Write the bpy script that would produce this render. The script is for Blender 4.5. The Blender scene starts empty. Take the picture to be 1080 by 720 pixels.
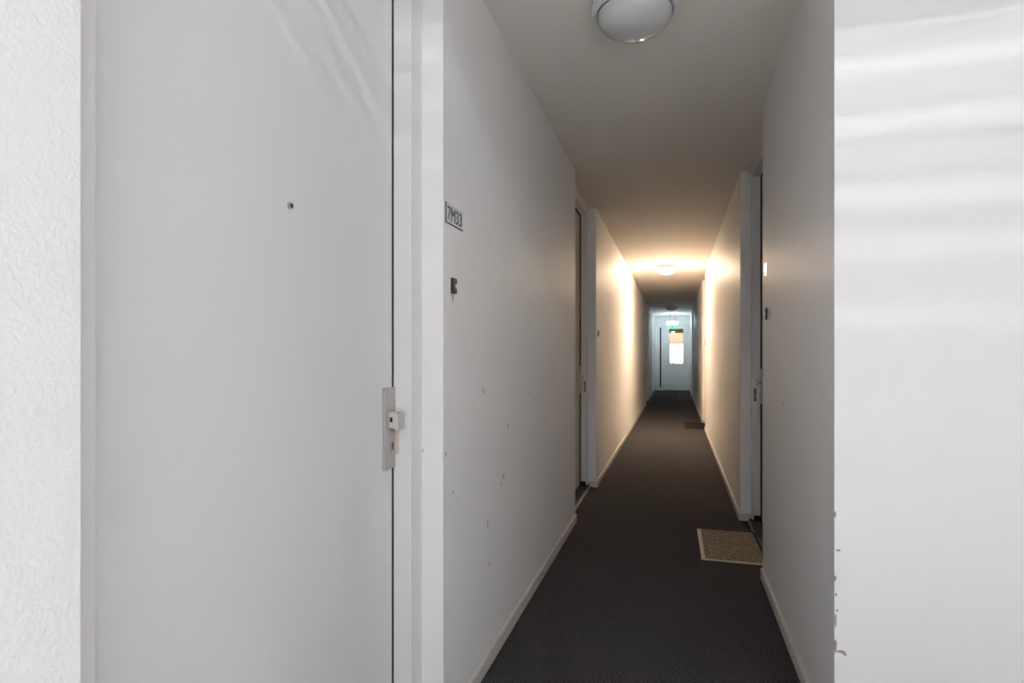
import bpy, bmesh, math, random
from mathutils import Vector, Matrix
random.seed(7)
C = bpy.context.scene.collection
PI = math.pi

# ------------------------------------------------------------------ dimensions
WL, WR = -0.67, 0.43            # faces of the corridor walls
H = 2.43                        # ceiling
YE = 19.3                       # end wall
YL = 1.797                      # where the corridor leaves the lobby on the right
HL = 3.9                        # lobby height
LEFT = [(0.50, 1.58), (3.90, 4.97), (13.60, 14.65), (17.30, 18.35)]
RIGHT = [(3.18, 4.25), (9.20, 10.22), (15.60, 16.68)]

# ------------------------------------------------------------------ materials
def mat(name, col, rough=0.5, metal=0.0, bump=None, var=None, emit=None, spec=0.5):
    m = bpy.data.materials.new(name); m.use_nodes = True
    nt = m.node_tree; b = nt.nodes['Principled BSDF']
    b.inputs['Base Color'].default_value = (*col, 1)
    b.inputs['Roughness'].default_value = rough
    b.inputs['Metallic'].default_value = metal
    b.inputs['Specular IOR Level'].default_value = spec
    geo = nt.nodes.new('ShaderNodeNewGeometry')
    if var:                     # (scale, other colour, lo, hi)
        n = nt.nodes.new('ShaderNodeTexNoise'); n.inputs['Scale'].default_value = var[0]
        n.inputs['Detail'].default_value = 4
        nt.links.new(geo.outputs['Position'], n.inputs['Vector'])
        r = nt.nodes.new('ShaderNodeValToRGB')
        r.color_ramp.elements[0].position = var[2]; r.color_ramp.elements[1].position = var[3]
        r.color_ramp.elements[0].color = (*col, 1); r.color_ramp.elements[1].color = (*var[1], 1)
        nt.links.new(n.outputs['Fac'], r.inputs['Fac'])
        nt.links.new(r.outputs['Color'], b.inputs['Base Color'])
    if bump:                    # list of (scale, distance)
        prev = None
        for sc, d in bump:
            n = nt.nodes.new('ShaderNodeTexNoise'); n.inputs['Scale'].default_value = sc
            n.inputs['Detail'].default_value = 3
            nt.links.new(geo.outputs['Position'], n.inputs['Vector'])
            bp = nt.nodes.new('ShaderNodeBump'); bp.inputs['Distance'].default_value = d
            bp.inputs['Strength'].default_value = 1
            nt.links.new(n.outputs['Fac'], bp.inputs['Height'])
            if prev: nt.links.new(prev.outputs['Normal'], bp.inputs['Normal'])
            prev = bp
        nt.links.new(prev.outputs['Normal'], b.inputs['Normal'])
    if emit:
        b.inputs['Emission Color'].default_value = (*emit[0], 1)
        b.inputs['Emission Strength'].default_value = emit[1]
    return m

def add_marks(m, marks, colour):
    """dirt marks with a fixed place: ellipsoids (centre, radii) tinted on the paint"""
    nt = m.node_tree; b = nt.nodes['Principled BSDF']
    geo = nt.nodes.new('ShaderNodeNewGeometry')
    wob = nt.nodes.new('ShaderNodeTexNoise'); wob.inputs['Scale'].default_value = 90
    nt.links.new(geo.outputs['Position'], wob.inputs['Vector'])
    total = None
    for c, r in marks:
        s = nt.nodes.new('ShaderNodeVectorMath'); s.operation = 'SUBTRACT'
        nt.links.new(geo.outputs['Position'], s.inputs[0]); s.inputs[1].default_value = c
        d = nt.nodes.new('ShaderNodeVectorMath'); d.operation = 'DIVIDE'
        nt.links.new(s.outputs[0], d.inputs[0]); d.inputs[1].default_value = r
        l = nt.nodes.new('ShaderNodeVectorMath'); l.operation = 'LENGTH'
        nt.links.new(d.outputs[0], l.inputs[0])
        a = nt.nodes.new('ShaderNodeMath'); a.operation = 'ADD'
        nt.links.new(l.outputs['Value'], a.inputs[0]); nt.links.new(wob.outputs['Fac'], a.inputs[1])
        mr = nt.nodes.new('ShaderNodeMapRange'); mr.inputs['From Min'].default_value = 1.6
        mr.inputs['From Max'].default_value = 1.2; mr.inputs['To Min'].default_value = 0; mr.inputs['To Max'].default_value = 1
        nt.links.new(a.outputs[0], mr.inputs['Value'])
        if total is None: total = mr.outputs[0]
        else:
            mx = nt.nodes.new('ShaderNodeMath'); mx.operation = 'MAXIMUM'
            nt.links.new(total, mx.inputs[0]); nt.links.new(mr.outputs[0], mx.inputs[1]); total = mx.outputs[0]
    mix = nt.nodes.new('ShaderNodeMix'); mix.data_type = 'RGBA'
    link = b.inputs['Base Color'].links
    if link: nt.links.new(link[0].from_socket, mix.inputs['A'])
    else: mix.inputs['A'].default_value = b.inputs['Base Color'].default_value
    mix.inputs['B'].default_value = (*colour, 1)
    nt.links.new(total, mix.inputs['Factor'])
    nt.links.new(mix.outputs['Result'], b.inputs['Base Color'])

WHITE = (0.87, 0.865, 0.855)
M = {}
M['wall_l'] = mat('wall_paint_left', WHITE, 0.55, bump=[(95, 0.0011), (190, 0.0005)], spec=0.3)
M['wall_r'] = mat('wall_paint_right', WHITE, 0.5, bump=[(25, 0.0015)], spec=0.3)
M['ceiling'] = mat('ceiling_paint', (0.90, 0.86, 0.80), 0.8, bump=[(120, 0.0008)], spec=0.2)
M['gloss'] = mat('gloss_white_paint', (0.79, 0.785, 0.775), 0.32, bump=[(6, 0.002)])
M['leaf'] = mat('door_leaf_paint', (0.80, 0.80, 0.79), 0.3, bump=[(3, 0.003)])
M['leaf_b'] = mat('door_leaf_cream_paint', (0.66, 0.60, 0.47), 0.4)
M['skirt'] = mat('baseboard_paint', (0.66, 0.63, 0.58), 0.4, var=(40, (0.45, 0.40, 0.33), 0.62, 0.75))
M['dark'] = mat('dark_rubber', (0.012, 0.011, 0.010), 0.7)
M['sill'] = mat('dark_stone_sill', (0.03, 0.03, 0.032), 0.35)
M['alu'] = mat('aluminium', (0.55, 0.53, 0.50), 0.4, 0.6)
M['plate'] = mat('brushed_metal_plate', (0.52, 0.50, 0.48), 0.42, 0.55)
M['knob'] = mat('worn_nickel', (0.62, 0.62, 0.60), 0.35, 0.5)
M['black'] = mat('black_plastic', (0.02, 0.02, 0.022), 0.35)
M['button'] = mat('white_plastic', (0.8, 0.8, 0.8), 0.3)
M['ink'] = mat('black_ink', (0.03, 0.03, 0.045), 0.5)
M['plateglass'] = mat('sign_plate_pale', (0.80, 0.80, 0.81), 0.25)
M['stain'] = mat('brown_wear', (0.42, 0.30, 0.20), 0.7, var=(70, (0.25, 0.15, 0.09), 0.45, 0.6))
M['scar'] = mat('torn_paint_plaster', (0.58, 0.46, 0.38), 0.8)
M['soft_stain'] = mat('soft_brown_wear', (0.66, 0.56, 0.48), 0.6)
M['ring'] = mat('grey_rubber_ring', (0.22, 0.22, 0.22), 0.6)
M['lamp_base'] = mat('lamp_base_white', (0.75, 0.76, 0.76), 0.3)
M['lamp_off'] = mat('lamp_dome_opal', (0.62, 0.64, 0.64), 0.12, spec=0.7)
M['lamp_on'] = mat('lamp_dome_lit', (0.8, 0.78, 0.72), 0.3, emit=((1.0, 0.72, 0.49), 165))
M['mat_brown'] = mat('mat_brown_pile', (0.14, 0.105, 0.08), 0.95, var=(130, (0.55, 0.44, 0.33), 0.40, 0.62), bump=[(260, 0.006)], spec=0.1)
M['mat_edge'] = mat('mat_pale_edge', (0.72, 0.60, 0.48), 0.8)
M['mat_dark'] = mat('mat_dark_pile', (0.022, 0.016, 0.011), 0.95, bump=[(260, 0.006)], spec=0.1)
M['mat_grey'] = mat('mat_grey_pile', (0.05, 0.052, 0.06), 0.95, bump=[(260, 0.006)], spec=0.1)
M['mat_grey_edge'] = mat('mat_grey_edge', (0.5, 0.5, 0.5), 0.8)
M['green'] = mat('sign_green_panel', (0.10, 0.45, 0.30), 0.3, emit=((0.25, 0.85, 0.62), .55))
M['green_ink'] = mat('sign_pictogram_green', (0.02, 0.25, 0.14), 0.4, emit=((0.04, 0.4, 0.24), 0.3))
M['tube'] = mat('exit_lamp_tube', (0.9, 0.95, 0.95), 0.3, emit=((0.70, 0.88, 1.0), 32))
M['strip'] = mat('lobby_lamp_housing', (0.8, 0.8, 0.8), 0.4)
M['tube2'] = mat('hall_lamp_dome_lit', (0.9, 0.85, 0.8), 0.3, emit=((1.0, 0.62, 0.38), 32))
M['tile'] = mat('pale_lobby_tile', (0.78, 0.75, 0.70), 0.6)
M['brown'] = mat('rear_hall_brown_paint', (0.34, 0.24, 0.17), 0.7)

# carpet
m = M['carpet'] = mat('charcoal_carpet', (0.03, 0.03, 0.033), 0.95, bump=[(320, 0.004)], spec=0.05)
m.node_tree.nodes['Principled BSDF'].inputs['Sheen Weight'].default_value = 0.05
m.node_tree.nodes['Principled BSDF'].inputs['Sheen Roughness'].default_value = 0.4
nt = m.node_tree; b = nt.nodes['Principled BSDF']; g = nt.nodes.new('ShaderNodeNewGeometry')
n1 = nt.nodes.new('ShaderNodeTexNoise'); n1.inputs['Scale'].default_value = 150; n1.inputs['Detail'].default_value = 5; n1.inputs['Roughness'].default_value = 0.8
n2 = nt.nodes.new('ShaderNodeTexNoise'); n2.inputs['Scale'].default_value = 2.5
for n in (n1, n2): nt.links.new(g.outputs['Position'], n.inputs['Vector'])
r = nt.nodes.new('ShaderNodeValToRGB'); e = r.color_ramp.elements
e[0].position = 0.44; e[0].color = (0.014, 0.0135, 0.015, 1); e[1].position = 0.66; e[1].color = (0.20, 0.188, 0.20, 1)
nt.links.new(n1.outputs['Fac'], r.inputs['Fac'])
mx = nt.nodes.new('ShaderNodeMix'); mx.data_type = 'RGBA'; mx.blend_type = 'MULTIPLY'; mx.inputs['Factor'].default_value = 0.35
nt.links.new(r.outputs['Color'], mx.inputs['A']); nt.links.new(n2.outputs['Color'], mx.inputs['B'])
nt.links.new(mx.outputs['Result'], b.inputs['Base Color'])

def glass(name, tint=(1, 1, 1), rough=0.0):
    m = bpy.data.materials.new(name); m.use_nodes = True; nt = m.node_tree
    nt.nodes.remove(nt.nodes['Principled BSDF'])
    t = nt.nodes.new('ShaderNodeBsdfTransparent'); t.inputs[0].default_value = (*tint, 1)
    gl = nt.nodes.new('ShaderNodeBsdfGlossy'); gl.inputs['Roughness'].default_value = rough
    f = nt.nodes.new('ShaderNodeFresnel'); f.inputs['IOR'].default_value = 1.45
    mi = nt.nodes.new('ShaderNodeMixShader')
    nt.links.new(f.outputs[0], mi.inputs[0]); nt.links.new(t.outputs[0], mi.inputs[1]); nt.links.new(gl.outputs[0], mi.inputs[2])
    nt.links.new(mi.outputs[0], nt.nodes['Material Output'].inputs['Surface'])
    return m
M['glass'] = glass('clear_pane')
M['glass_dark'] = mat('dark_sidelight_glass', (0.05, 0.06, 0.065), 0.1)

# ------------------------------------------------------------------ mesh helpers
def add_box(bm, lo, hi, bev=0.0):
    lo = Vector(lo); hi = Vector(hi)
    lo, hi = Vector(map(min, lo, hi)), Vector(map(max, lo, hi))
    r = bmesh.ops.create_cube(bm, size=1, matrix=Matrix.Translation((lo + hi) / 2) @ Matrix.Diagonal((*(hi - lo), 1)))
    if bev:
        es = {e for v in r['verts'] for e in v.link_edges}
        bmesh.ops.bevel(bm, geom=list(es), offset=bev, segments=2, profile=0.7, affect='EDGES')

def add_cyl(bm, c, r, axis, length, seg=24):
    rot = {'x': Matrix.Rotation(PI/2, 4, 'Y'), 'y': Matrix.Rotation(PI/2, 4, 'X'), 'z': Matrix.Identity(4)}[axis]
    bmesh.ops.create_cone(bm, cap_ends=True, segments=seg, radius1=r, radius2=r, depth=length, matrix=Matrix.Translation(c) @ rot)

def lathe(bm, c, prof, seg=48):
    rings = []
    for r_, z_ in prof:
        if r_ < 1e-5: rings.append([bm.verts.new((c[0], c[1], c[2] + z_))])
        else: rings.append([bm.verts.new((c[0] + r_*math.cos(2*PI*i/seg), c[1] + r_*math.sin(2*PI*i/seg), c[2] + z_)) for i in range(seg)])
    for a, b_ in zip(rings, rings[1:]):
        for i in range(seg):
            j = (i + 1) % seg
            f = [a[i % len(a)], a[j % len(a)], b_[j % len(b_)], b_[i % len(b_)]]
            u = []
            [u.append(v) for v in f if v not in u]
            if len(u) > 2: bm.faces.new(u)

def obj(name, bm, m, parent=None, smooth=False, label=None):
    bmesh.ops.recalc_face_normals(bm, faces=bm.faces)
    me = bpy.data.meshes.new(name); bm.to_mesh(me); bm.free()
    o = bpy.data.objects.new(name, me); C.objects.link(o)
    me.materials.append(m)
    if smooth:
        for p in me.polygons: p.use_smooth = True
    if parent:
        o.parent = parent
        o.matrix_parent_inverse = Matrix.Translation(parent.location).inverted()
    if label: o['label'] = label
    return o

def boxes(name, bl, m, parent=None, bev=0.0, label=None):
    bm = bmesh.new()
    for lo, hi in bl: add_box(bm, lo, hi, bev)
    return obj(name, bm, m, parent, label=label)

def struct(name, bl, m, label, cat, bev=0.0):
    o = boxes(name, bl, m, bev=bev); o['kind'] = 'structure'; o['label'] = label; o['category'] = cat
    return o

def empty(name, loc, label, cat, kind=None, group=None):
    o = bpy.data.objects.new(name, None); C.objects.link(o); o.location = loc
    o.empty_display_size = 0.1
    o['label'] = label; o['category'] = cat
    if kind: o['kind'] = kind
    if group: o['group'] = group
    return o

# ------------------------------------------------------------------ shell
struct('floor', [((-0.95, .7, -0.1), (1.75, YE + 3.2, 0))], M['carpet'], 'charcoal speckled carpet running down the corridor', 'floor')
struct('floor_lobby', [((-1.8, -5.2, -0.1), (1.75, .7, 0))], M['tile'], 'pale lobby floor behind the camera', 'floor')  # pale tone added so the unseen floor throws daylight upward
struct('ceiling', [((-0.95, 0.9, H), (1.75, YE + 3.2, HL + .1)), ((-1.8, -5.2, HL), (1.75, 0.9, HL + .1))], M['ceiling'],
       'plain painted corridor ceiling carrying the round lamps', 'ceiling')

def wall_boxes(x, out, openings, y0, y1, h, h_low_from=None):
    """corridor wall slab with recesses for the doors"""
    bl = []; y = y0
    for a, b_ in openings:
        bl.append(((x, y, 0), (x + out*0.26, a, h)))
        bl.append(((x + out*0.18, a, 0), (x + out*0.26, b_, h)))
        y = b_
    bl.append(((x, y, 0), (x + out*0.26, y1, h)))
    return bl
wl = wall_boxes(WL, -1, LEFT[:1], .12, 2.2, H)
wl += [((WL, .12, H), (WL - .26, 0.9, HL)), ((WL - .26, .12, 0), (-1.8, .3, HL))]
wl2 = wall_boxes(WL, -1, LEFT[1:], 2.2, YE, H)
marks = [((WL, 2.20, .66), (.02, .010, .014)), ((WL, 2.17, .64), (.02, .006, .012)), ((WL, 2.26, .86), (.02, .008, .010)), ((WL, 1.95, 1.02), (.02, .008, .012)),
         ((WL, 2.75, .93), (.02, .01, .008)), ((WL, 3.0, .78), (.02, .012, .006)), ((WL, 1.60, .85), (.02, .006, .008)),
         ((WL, 2.0, .53), (.02, .004, .02)), ((WL, 3.3, .70), (.02, .01, .008)), ((WL, 1.66, .72), (.02, .005, .007)), ((WL, 2.02, .37), (.02, .006, .01))]
add_marks(M['wall_l'], marks, (0.42, 0.40, 0.39))
struct('wall_left', wl + wl2, M['wall_l'], 'long white textured left wall with door recesses', 'wall')
marks = [((.448, YL, .315), (.013, .02, .005)), ((.457, YL, .309), (.005, .02, .004)), ((.432, YL, .52), (.003, .01, .010)), ((.440, YL, .60), (.006, .01, .003)),
         ((.434, YL, .475), (.003, .01, .005)), ((.437, YL, .43), (.004, .01, .004)), ((.433, YL, .33), (.004, .01, .02)), ((.433, YL, .40), (.003, .01, .02)), ((.432, YL, .70), (.003, .01, .01)),
         ((WR, 2.6, .95), (.02, .012, .004)), ((WR, 2.2, .60), (.02, .005, .006))]
add_marks(M['wall_r'], marks, (0.33, 0.30, 0.27))
struct('wall_right', wall_boxes(WR, 1, RIGHT, YL, YE, H), M['wall_r'], 'smooth white right wall of the corridor with a sharp outer corner', 'wall')
struct('wall_return', [((WR + .26, YL, 0), (1.75, YL + .2, H))], M['wall_r'], 'white wall turning off to the right beside the camera', 'wall')
LX0, LX1, LY = -1.6, 1.55, -5.0
SIDE = ((1, LX1, 1, -4.1, -2.5), (2, LX0, -1, -4.8, -1.0))      # unseen lobby windows added for daylight: number, wall face, outward, from, to
bl = [((LX0 - .2, LY - .2, 0), (LX1 + .2, LY, HL))]
for n_, x_, o_, ya, yb in SIDE:
    yend = YL + .2 if o_ > 0 else .12
    bl += [((x_, LY, 0), (x_ + o_*.2, yend, .3)), ((x_, LY, 3.6), (x_ + o_*.2, yend, HL)),
           ((x_, LY, .3), (x_ + o_*.2, ya, 3.6)), ((x_, yb, .3), (x_ + o_*.2, yend, 3.6))]
struct('wall_lobby', bl, M['wall_r'], 'white lobby walls behind the camera around two tall windows', 'wall')
for n_, x_, o_, ya, yb in SIDE:
    xc = x_ + o_*.1
    w = empty('window_%d' % n_, (xc, (ya + yb)/2, .3), 'tall lobby window in the %s side wall behind the camera' % ('right' if o_ > 0 else 'left'), 'window', 'structure')
    boxes('frame', [((xc - .04, y - .03, .3), (xc + .04, y + .03, 3.6)) for y in (ya + .03, (ya + yb)/2, yb - .03)] +
          [((xc - .04, ya, z - .03), (xc + .04, yb, z + .03)) for z in (.33, 3.57)], M['gloss'], w)
    boxes('pane', [((xc - .003, ya, .3), (xc + .003, yb, 3.6))], M['glass'], w)

# skirting boards, each with a small return into the recesses
def skirting(x, out, openings, y0, y1):
    bl = []; y = y0; s = -out
    def run(a, b_): bl.append(((x, a, 0), (x + s*.010, b_, .048))); bl.append(((x, a, .048), (x + s*.006, b_, .053)))
    for a, b_ in openings:
        run(y, a + .0); y = b_
        bl.append(((x + s*.010, b_ - .008, 0), (x + out*.07, b_, .05)))
        bl.append(((x + s*.010, a, 0), (x + out*.07, a + .008, .05)))
    run(y, y1)
    return bl
struct('baseboard_left', skirting(WL, -1, LEFT, .12, YE), M['skirt'], 'low cream baseboard along the left wall', 'baseboard')
struct('baseboard_right', skirting(WR, 1, RIGHT, YL - .01, YE) + [((WR, YL, 0), (1.55, YL - .01, .05))], M['skirt'],
       'low cream baseboard along the right wall', 'baseboard')

# ------------------------------------------------------------------ apartment doors
def apt_door(n, x, out, a, b_, label, leafmat, mirror=False, peep=False):
    """x wall face, out = direction away from the corridor; lock on the far side"""
    d = empty('door_%d' % n, (x + out*.12, (a + b_)/2, 0), label, 'door', 'structure')
    fx, lx, bx = x + out*.07, x + out*.13, x + out*.18       # frame face, leaf face, backing
    ia, ib, it = a + .073, b_ - .07, H - .065                # inner edges of the frame
    g = .006 if peep else .012
    fr = []
    for y0, y1, s in ((a, ia, 1), (ib, b_, -1)):
        fr.append(((fx, y0, 0.03), (bx, y1, H)))
    fr.append(((fx, ia, it), (bx, ib, H)))
    # stepped moulding of the head
    fr.append(((fx - out*.012, a, H - .028), (fx, b_, H)))
    boxes('door_frame', fr, M['gloss'], d, bev=.002)
    leaf = boxes('door_leaf', [((lx, ia + g, .03), (lx + out*.04, ib - g, it - g))], leafmat, d, bev=.001)
    boxes('seal', [((lx - out*(.003 if peep else .009), ib - .0012, .03), (bx, ib, it)), ((lx - out*(.002 if peep else .006), ia, it - .0012), (bx, ib, it)),
                   ((lx + out*.008, ib - g*1.3, .02), (bx, ib, it)), ((lx + out*.008, ia, .02), (bx, ia + g*1.3, it)),
                   ((lx + out*.008, ia, it - g*1.3), (bx, ib, it)), ((fx + out*.01, ib - .0045, .02), (lx + out*.01, ib - .0002, .06))], M['dark'], d)  # rubber strips, partly laid on the frame as dark gap shade
    t = boxes('threshold', [((x + out*.055, a + .01, 0), (bx, b_ - .01, .022))], M['sill'], d, bev=.003)
    boxes('threshold_edge', [((x + out*.045, a + .01, 0), (x + out*.056, b_ - .01, .010))], M['alu'], t)
    # security plate, knob, cylinder
    p0 = ib - .062
    bm = bmesh.new()
    add_box(bm, (lx - out*.009, p0, .823), (lx, ib - .001, 1.057), .003)
    pl = obj('lock_plate', bm, M['plate'], d)
    bm = bmesh.new()
    kc = p0 + .036
    add_box(bm, (lx - out*.007, kc - .014, .940), (lx - out*.026, kc + .014, .988), .004)
    add_box(bm, (lx - out*.024, kc - .016, .937), (lx - out*.040, kc + .020, .985), .005)
    kn = obj('knob', bm, M['knob'], pl)
    boxes('thumb_notch', [((lx - out*.012, kc - .0145, .958), (lx - out*.020, kc - .0125, .972))], M['dark'], d)  # dark box stands in for the shadow beside the knob
    bm = bmesh.new()
    add_cyl(bm, (lx - out*.010, kc, .889), .0085, 'x', .006); add_box(bm, (lx - out*.007, kc - .004, .864), (lx - out*.0125, kc + .004, .887), .001)
    cy = obj('lock_cylinder', bm, M['plate'], pl)
    boxes('keyhole', [((lx - out*.0125, kc - .003, .878), (lx - out*.0142, kc + .003, .898))], M['dark'], d)
    w0, w1, w2, w3 = (.040, .056, .86, .93) if peep else (.008, .026, .835, .925)
    boxes('worn_patch', [((fx + out*w0, ib - .0008, w2), (fx + out*w1, ib + .001, w3))], M['soft_stain'] if peep else M['stain'], d, label='brown worn patch on the frame beside the lock')
    if peep:
        bm = bmesh.new(); add_cyl(bm, (lx - out*.002, a + .545, 1.472), .0075, 'x', .006)
        ph = obj('peephole', bm, M['alu'], leaf)
        bm = bmesh.new(); add_cyl(bm, (lx - out*.005, a + .545, 1.472), .0045, 'x', .002); obj('lens', bm, M['black'], d)
    return d
apt_door(1, WL, -1, *LEFT[0], 'nearest door on the left, white flush leaf with peephole', M['leaf'], peep=True)
apt_door(2, WL, -1, *LEFT[1], 'second door on the left wall, cream leaf in deep recess', M['leaf_b'])
apt_door(3, WL, -1, *LEFT[2], 'third door on the left wall, far down the corridor', M['leaf_b'])
apt_door(4, WL, -1, *LEFT[3], 'farthest door on the left wall, just before the end wall', M['leaf'])
apt_door(5, WR, 1, *RIGHT[0], 'first door on the right wall beside the light brown doormat', M['leaf'])
apt_door(6, WR, 1, *RIGHT[1], 'second door on the right wall beside the dark doormat', M['leaf'])
apt_door(7, WR, 1, *RIGHT[2], 'farthest door on the right wall beside the grey mat', M['leaf'])

# ------------------------------------------------------------------ end wall and glazed door
DL, DR, DT = -.385, .405, 2.10                     # leaf
gl, gr, gb, gt = -.24, .245, .865, 2.035           # pane
struct('wall_end', [((-.95, YE, 0), (-.52, YE + .12, H)), ((-.52, YE, 2.14), (.70, YE + .12, H)), ((-.52, YE, 0), (-.47, YE + .12, .10)),
                    ((WR, YE, 0), (.70, YE + .12, 2.14)), ((-.52, YE + .02, 2.06), (-.45, YE + .12, 2.14))],
       M['wall_r'], 'white end wall around the glazed door', 'wall')
d = empty('door_8', ((DL + DR)/2, YE, 0), 'glazed end door of the corridor under the green exit light', 'door', 'structure')
boxes('door_frame', [((-.465, YE - .015, 0), (DL - .004, YE + .1, 2.14)), ((DR + .004, YE - .015, 0), (WR, YE + .1, 2.14)),
                     ((DL - .004, YE - .015, DT + .004), (DR + .004, YE + .1, 2.14))], M['gloss'], d, bev=.002)
leaf = boxes('door_leaf', [((DL, YE, .012), (gl, YE + .04, DT)), ((gr, YE, .012), (DR, YE + .04, DT)),
                    ((gl, YE, .012), (gr, YE + .04, gb)), ((gl, YE, gt), (gr, YE + .04, DT))], M['leaf'], d)
boxes('glazing_bead', [((gl, YE - .012, gb), (gl + .022, YE + .0, gt)), ((gr - .022, YE - .012, gb), (gr, YE + .0, gt)),
                       ((gl, YE - .012, gb), (gr, YE + .0, gb + .022)), ((gl, YE - .012, gt - .02), (gr, YE + .0, gt))], M['gloss'], leaf)
boxes('pane', [((gl, YE + .015, gb), (gr, YE + .021, gt))], M['glass'], leaf)
bm = bmesh.new(); add_cyl(bm, (DL + .055, YE - .03, .80), .009, 'y', .05); add_box(bm, (DL + .045, YE - .06, .792), (DL + .15, YE - .044, .808), .004)
obj('handle', bm, M['alu'], leaf)
boxes('hinge', [((DR - .006, YE - .008, .28), (DR + .008, YE, .38))], M['alu'], d)
w = empty('window_4', (-.495, YE + .03, 0), 'narrow dark glass strip left of the end door', 'window', 'structure')
boxes('pane', [((-.52, YE + .05, .10), (-.465, YE + .056, 2.06))], M['glass_dark'], w)
boxes('frame', [((-.522, YE + .0, .10), (-.515, YE + .06, 2.06))], M['gloss'], w)
# the vestibule seen through the pane
YV = YE + 2.6
struct('wall_vestibule', [((-.95, YE + .12, 0), (-.72, YV, H)), ((.75, YE + .12, 0), (.95, YV, H)),
                          ((-.95, YV, 0), (-.22, YV + .12, H)), ((.27, YV, 0), (.95, YV + .12, H)),
                          ((-.22, YV, 0), (.27, YV + .12, .82)), ((-.22, YV, 1.62), (.27, YV + .12, H))], M['wall_r'],
       'pale vestibule walls seen through the end door pane', 'wall')
w = empty('window_3', (.03, YV, .88), 'bright white window seen through the end door pane', 'window', 'structure')
boxes('frame', [((-.24, YV - .02, .80), (-.20, YV + .05, 1.64)), ((.24, YV - .02, .80), (.29, YV + .05, 1.64)), ((-.13, YV - .02, .80), (-.07, YV + .05, 1.64)),
                ((-.24, YV - .02, .80), (.29, YV + .05, .86)), ((-.24, YV - .02, 1.57), (.29, YV + .05, 1.64))], M['gloss'], w, bev=.004)
boxes('pane', [((-.22, YV + .06, .82), (.27, YV + .066, 1.62))], M['glass'], w)
struct('trim_1', [((-.72, YE + .9, 1.92), (.75, YE + 1.25, H))], M['brown'], 'brown beam under the vestibule ceiling beyond the end door', 'beam', .005)

# ------------------------------------------------------------------ round ceiling lamps
def ceiling_light(x, y, label, dome_mat):
    t = empty('ceiling_light', (x, y, H), label, 'ceiling light', group='round lamps along the corridor ceiling')
    bm = bmesh.new(); lathe(bm, (x, y, H), [(0, 0), (.150, 0), (.157, -.006), (.158, -.030), (.150, -.040), (.140, -.043), (.134, -.038), (0, -.038)])
    obj('lamp_base', bm, M['lamp_base'], t, True)
    bm = bmesh.new()
    prof = [(.1335, -.036), (.1335, -.046)] + [(.133*math.cos(k*PI/2/14), -.046 - .070*math.sin(k*PI/2/14)) for k in range(1, 14)] + [(0, -.116)]
    lathe(bm, (x, y, H), prof)
    obj('lamp_dome', bm, dome_mat, t, True)
    bm = bmesh.new(); lathe(bm, (x, y, H), [(.1335, -.038), (.1362, -.038), (.1362, -.0445), (.1335, -.0445)])
    obj('seal_ring', bm, M['ring'], t, True)
    return t
ceiling_light(-.145, 2.11, 'unlit round opal ceiling lamp nearest the camera', M['lamp_off'])
ceiling_light(-.13, 8.45, 'lit round ceiling lamp glowing warm in mid corridor', M['lamp_on'])
ceiling_light(-.12, 15.6, 'unlit round ceiling lamp farthest away, before the exit light', M['lamp_off'])

# exit light
ex, ey = -.105, 18.2
t = empty('exit_sign', (ex, ey, H), 'glowing green and white exit light hanging before the end door', 'exit sign')
for q in (-.09, .075): boxes('bracket', [((ex + q, ey - .02, 2.17), (ex + q + .015, ey + .02, H))], M['alu'], t)
boxes('lamp_body', [((ex - .155, ey - .035, 2.10), (ex + .155, ey + .035, 2.18))], M['tube'], t, bev=.012)
pn = boxes('sign_panel', [((ex - .14, ey - .012, 1.965), (ex + .14, ey + .012, 2.10))], M['green'], t, bev=.003)
bm = bmesh.new()      # running figure and arrow
for lo, hi in (((-.012, 2.10), (.012, 2.145)), ((-.045, 2.125), (-.012, 2.137)), ((.012, 2.118), (.04, 2.13)), ((-.04, 2.06), (-.006, 2.074)), ((-.018, 2.07), (-.004, 2.104)),
               ((.0, 2.085), (.034, 2.098)), ((.024, 2.055), (.036, 2.09))):
    add_box(bm, (ex + lo[0], ey - .015, lo[1] - .075), (ex + hi[0], ey - .0118, hi[1] - .075))
add_cyl(bm, (ex + .008, ey - .0135, 2.082), .013, 'y', .003)
obj('running_figure', bm, M['green_ink'], pn)
boxes('arrow', [((ex + .075, ey - .015, 2.033), (ex + .12, ey - .0118, 2.047)), ((ex + .105, ey - .015, 2.022), (ex + .118, ey - .0118, 2.058))], M['green_ink'], pn)

# warm lamp of the vestibule
t = empty('vestibule_lamp', (.0, YE + 2.0, H), 'warm lit lamp seen through the end door pane', 'ceiling light')
bm = bmesh.new(); lathe(bm, (0, YE + 2.0, H), [(0, 0), (.15, 0), (.155, -.03), (.0, -.03)]); obj('lamp_base', bm, M['lamp_base'], t, True)
bm = bmesh.new(); lathe(bm, (0, YE + 2.0, H), [(.14, -.03), (.13, -.06), (.09, -.085), (0, -.1)]); obj('lamp_dome', bm, M['tube2'], t, True)

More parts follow.
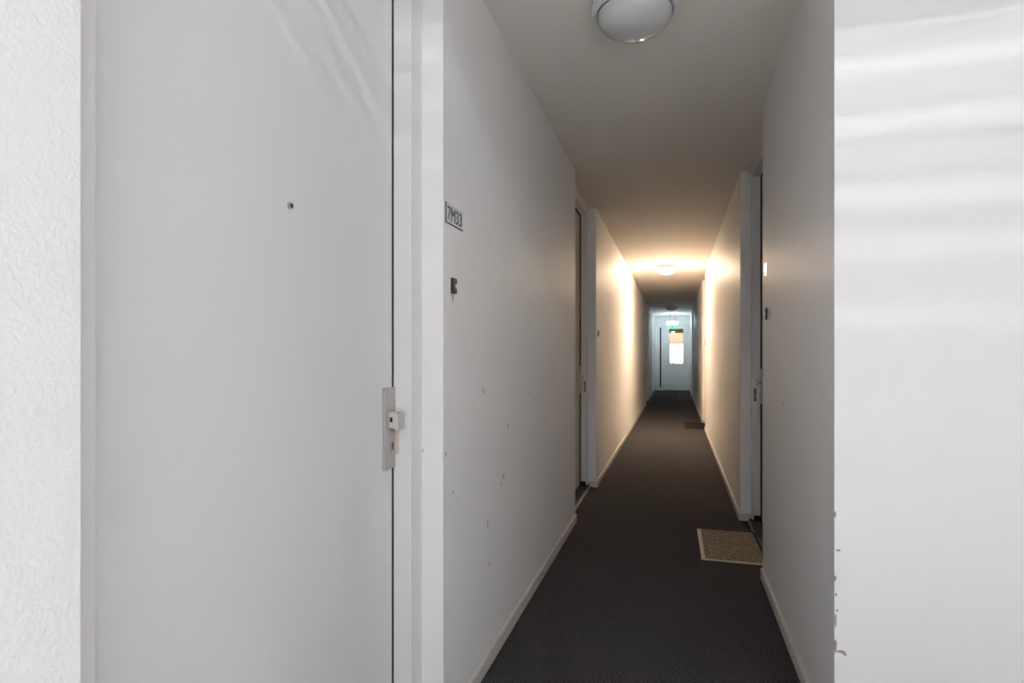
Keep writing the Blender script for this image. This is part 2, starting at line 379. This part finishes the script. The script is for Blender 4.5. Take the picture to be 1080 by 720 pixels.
# ------------------------------------------------------------------ door bells, plates
def doorbell(x, out, y, z, label, w=.032, h=.048):
    t = empty('doorbell', (x, y, z), label, 'doorbell', group='black doorbells beside the doors')
    bm = bmesh.new(); add_box(bm, (x + out*.003, y - w/2, z - h/2), (x - out*.009, y + w/2, z + h/2), .0025); obj('housing', bm, M['black'], t)
    bm = bmesh.new(); add_cyl(bm, (x - out*.010, y + .007*(1 if out < 0 else -1), z - .001), .007, 'x', .006); obj('button', bm, M['button'], t, label='white round push button')
    return t
doorbell(WL, -1, 1.655, 1.366, 'black doorbell with white button under the 7M33 sign')
doorbell(WL, -1, 5.10, 1.345, 'small black doorbell just past the second door on the left', .028, .055)
doorbell(WR, 1, 3.035, 1.353, 'black doorbell under the white sticker on the right wall', .032, .055)
doorbell(WR, 1, 9.02, 1.33, 'black doorbell on the right wall before the dark doormat', .034, .07)
doorbell(WR, 1, 15.3, 1.33, 'tiny black doorbell at the far right before the grey mat', .04, .085)
bm = bmesh.new()
pts = [(1.640, 1.342), (1.664, 1.342), (1.661, 1.325), (1.655, 1.311), (1.648, 1.328)]
f0 = [bm.verts.new((WL - .001, *p)) for p in pts]; f1 = [bm.verts.new((WL + .0012, *p)) for p in pts]
bm.faces.new(f0); bm.faces.new(f1[::-1])
for k in range(5): bm.faces.new((f0[k], f0[(k+1) % 5], f1[(k+1) % 5], f1[k]))
b1 = obj('paint_scar', bm, M['scar'])
b1['label'] = 'small brown torn paint scar right below the nearest doorbell'; b1['category'] = 'paint scar'

# name plates
s = empty('number_sign', (WL, 1.66, 1.53), 'small pale apartment sign reading 7M33 on the left wall', 'sign')
y0, y1, z0, z1 = 1.597, 1.737, 1.556, 1.615
boxes('sign_plate', [((WL, y0, z0), (WL + .002, y1, z1))], M['plateglass'], s)
boxes('border', [((WL, y0 - .0025, z0 - .002), (WL + .003, y0, z1)), ((WL, y0, z0 - .0025), (WL + .003, y1, z0))], M['ink'], s)  # dark strips paint the plate's shadow on two edges
def lettering(txt, loc, size, parent, mat_, rot, sx=1.0, off=0.0):
    cu = bpy.data.curves.new('lettering', 'FONT'); cu.body = txt; cu.size = size; cu.extrude = .0004; cu.offset = off
    cu.align_x = 'LEFT'; cu.align_y = 'BOTTOM_BASELINE'
    tmp = bpy.data.objects.new('tmp', cu); C.objects.link(tmp)
    bpy.context.view_layer.update()
    me = bpy.data.meshes.new_from_object(tmp.evaluated_get(bpy.context.evaluated_depsgraph_get()))
    bpy.data.objects.remove(tmp)
    me.transform(Matrix.Translation(loc) @ rot @ Matrix.Diagonal((sx, 1, 1, 1)))
    o = bpy.data.objects.new('lettering', me); C.objects.link(o); me.materials.clear(); me.materials.append(mat_)
    o.parent = parent; o.matrix_parent_inverse = Matrix.Translation(parent.location).inverted()
    return o
ROT_L = Matrix(((0, 0, 1, 0), (1, 0, 0, 0), (0, 1, 0, 0), (0, 0, 0, 1)))
lettering('7M33', (WL + .0026, y0 + .009, z0 + .008), .060, s, M['ink'], ROT_L, .90, .0)
st = boxes('door_sticker', [((WR + .002, 3.03, 1.545), (WR - .0015, 3.12, 1.61))], M['button'], bev=.0004)
st['label'] = 'shiny white sticker above the doorbell on the right wall'; st['category'] = 'sticker'
sw = empty('light_switch', (WL, 14.85, 1.55), 'small pale switch far down the left wall', 'light switch')
boxes('switch_plate', [((WL, 14.81, 1.51), (WL + .01, 14.89, 1.59))], M['button'], sw, bev=.002)
boxes('rocker', [((WL + .01, 14.83, 1.53), (WL + .014, 14.87, 1.57))], M['button'], sw, bev=.001)

# screw in the wall end beside the nearest door
bm = bmesh.new(); add_cyl(bm, (-.736, 1.5785, .862), .004, 'y', .003)
sc = obj('screw', bm, M['alu']); sc['label'] = 'tiny screw head in the wall end right of the nearest lock'; sc['category'] = 'screw'

# ------------------------------------------------------------------ door mats
def doormat(cx, cy, wx, wy, rot, pile, edge, bw, label):
    t = empty('doormat', (cx, cy, 0), label, 'doormat', group='doormats on the carpet')
    R_ = Matrix.Translation((cx, cy, 0)) @ Matrix.Rotation(rot, 4, 'Z')
    bm = bmesh.new(); add_box(bm, (-wx/2, -wy/2, 0), (wx/2, wy/2, .006), .002)
    bm.transform(R_); obj('mat_border', bm, edge, t)
    bm = bmesh.new(); l, r_, n_, f = bw; add_box(bm, (-wx/2 + l, -wy/2 + n_, .004), (wx/2 - r_, wy/2 - f, .010), .002)
    bm.transform(R_); obj('mat_pile', bm, pile, t)
    return t
doormat(.345, 3.66, .42, .58, math.radians(0.5), M['mat_brown'], M['mat_edge'], (.022, .004, .016, .012), 'light brown doormat with a pale edge on the right')
doormat(.30, 9.75, .33, .82, 0, M['mat_dark'], M['mat_dark'], (.012, .012, .012, .012), 'dark brown doormat in the middle distance on the right')
doormat(.255, 16.2, .36, .80, 0, M['mat_grey'], M['mat_grey_edge'], (.01, .01, .01, .10), 'far grey mat with a white edge near the end door')

# ------------------------------------------------------------------ added strip lamp and slatted screen that throw the wall streaks (above and behind the camera)
t = empty('strip_lamp', (.5, -.5, HL), 'long strip lamp hung in the lobby behind the camera', 'lamp')
boxes('housing', [((-.6, -.56, 3.03), (1.5, -.515, 3.06)), ((-.6, -.56, 2.95), (1.5, -.55, 3.03)), ((-.6, -.56, 2.945), (1.5, -.443, 2.95))], M['strip'], t)
for x in (-.3, 1.3): boxes('hanger', [((x - .005, -.545, 3.06), (x + .005, -.535, HL))], M['alu'], t)
t = empty('slatted_screen', (.5, .1, HL), 'white slatted screen hung in the lobby behind the camera', 'screen')
tans = [.352, .396, .425, .458, .492, .528, .572, .618, .68, .76]
ws = [.007, .013, .006, .015, .008, .013, .007, .012, .010, .012]
zs = [3.0 - .5*t_ for t_ in tans]
top = 3.35; bl = []
for zc, wd in zip(zs, ws):
    bl.append(((-.67, -.003, zc + wd/2), (1.5, .003, top))); top = zc - wd/2
bl.append(((-.67, -.003, 2.44), (1.5, .003, top)))
boxes('slat', bl, M['strip'], t)
for x in (-.3, .5, 1.3): boxes('hanger', [((x - .01, .003, 2.46), (x + .01, .012, HL))], M['alu'], t)

def area(name, loc, rot, sx, sy, power, col):
    l = bpy.data.lights.new(name, 'AREA'); l.shape = 'RECTANGLE'; l.size = sx; l.size_y = sy; l.energy = power; l.color = col
    o = bpy.data.objects.new(name, l); C.objects.link(o); o.location = loc; o.rotation_euler = rot
    return o
# light of the added strip lamp, facing forward and slightly down
area('strip_lamp_light', (.70, -.505, 3.0), (math.radians(65), 0, 0), 1.5, .016, 13, (.86, .92, 1.0))
# daylight comes from the world through the added lobby windows: portals guide it
for n_, x_, o_, ya, yb in SIDE:
    pt = area('lobby_window_portal', (x_ + o_*.22, (ya + yb)/2, 1.95), (0, math.radians(90*o_), 0), 3.3, yb - ya, 1, (1, 1, 1)); pt.data.cycles.is_portal = True
pt = area('end_window_portal', (.025, YV + .13, 1.22), (math.radians(-90), 0, 0), .49, .8, 1, (1, 1, 1)); pt.data.cycles.is_portal = True

# ------------------------------------------------------------------ world
w = bpy.data.worlds.new('sky'); bpy.context.scene.world = w; w.use_nodes = True
bg = w.node_tree.nodes['Background']; bg.inputs['Color'].default_value = (0.915, 0.93, 1.0, 1); bg.inputs['Strength'].default_value = 6.2

# ------------------------------------------------------------------ camera
cam = bpy.data.cameras.new('camera'); co = bpy.data.objects.new('camera', cam); C.objects.link(co)
cam.sensor_width = 36; cam.lens = 20; cam.shift_y = 14.5/1080; cam.clip_start = .05
co.location = (0, 0, 1.15); co.rotation_euler = (PI/2, 0, math.atan(173/600))
bpy.context.scene.camera = co
vs = bpy.context.scene.view_settings
vs.view_transform = 'Standard'; vs.look = 'None'; vs.gamma = 1; vs.exposure = 0.74; vs.use_curve_mapping = False
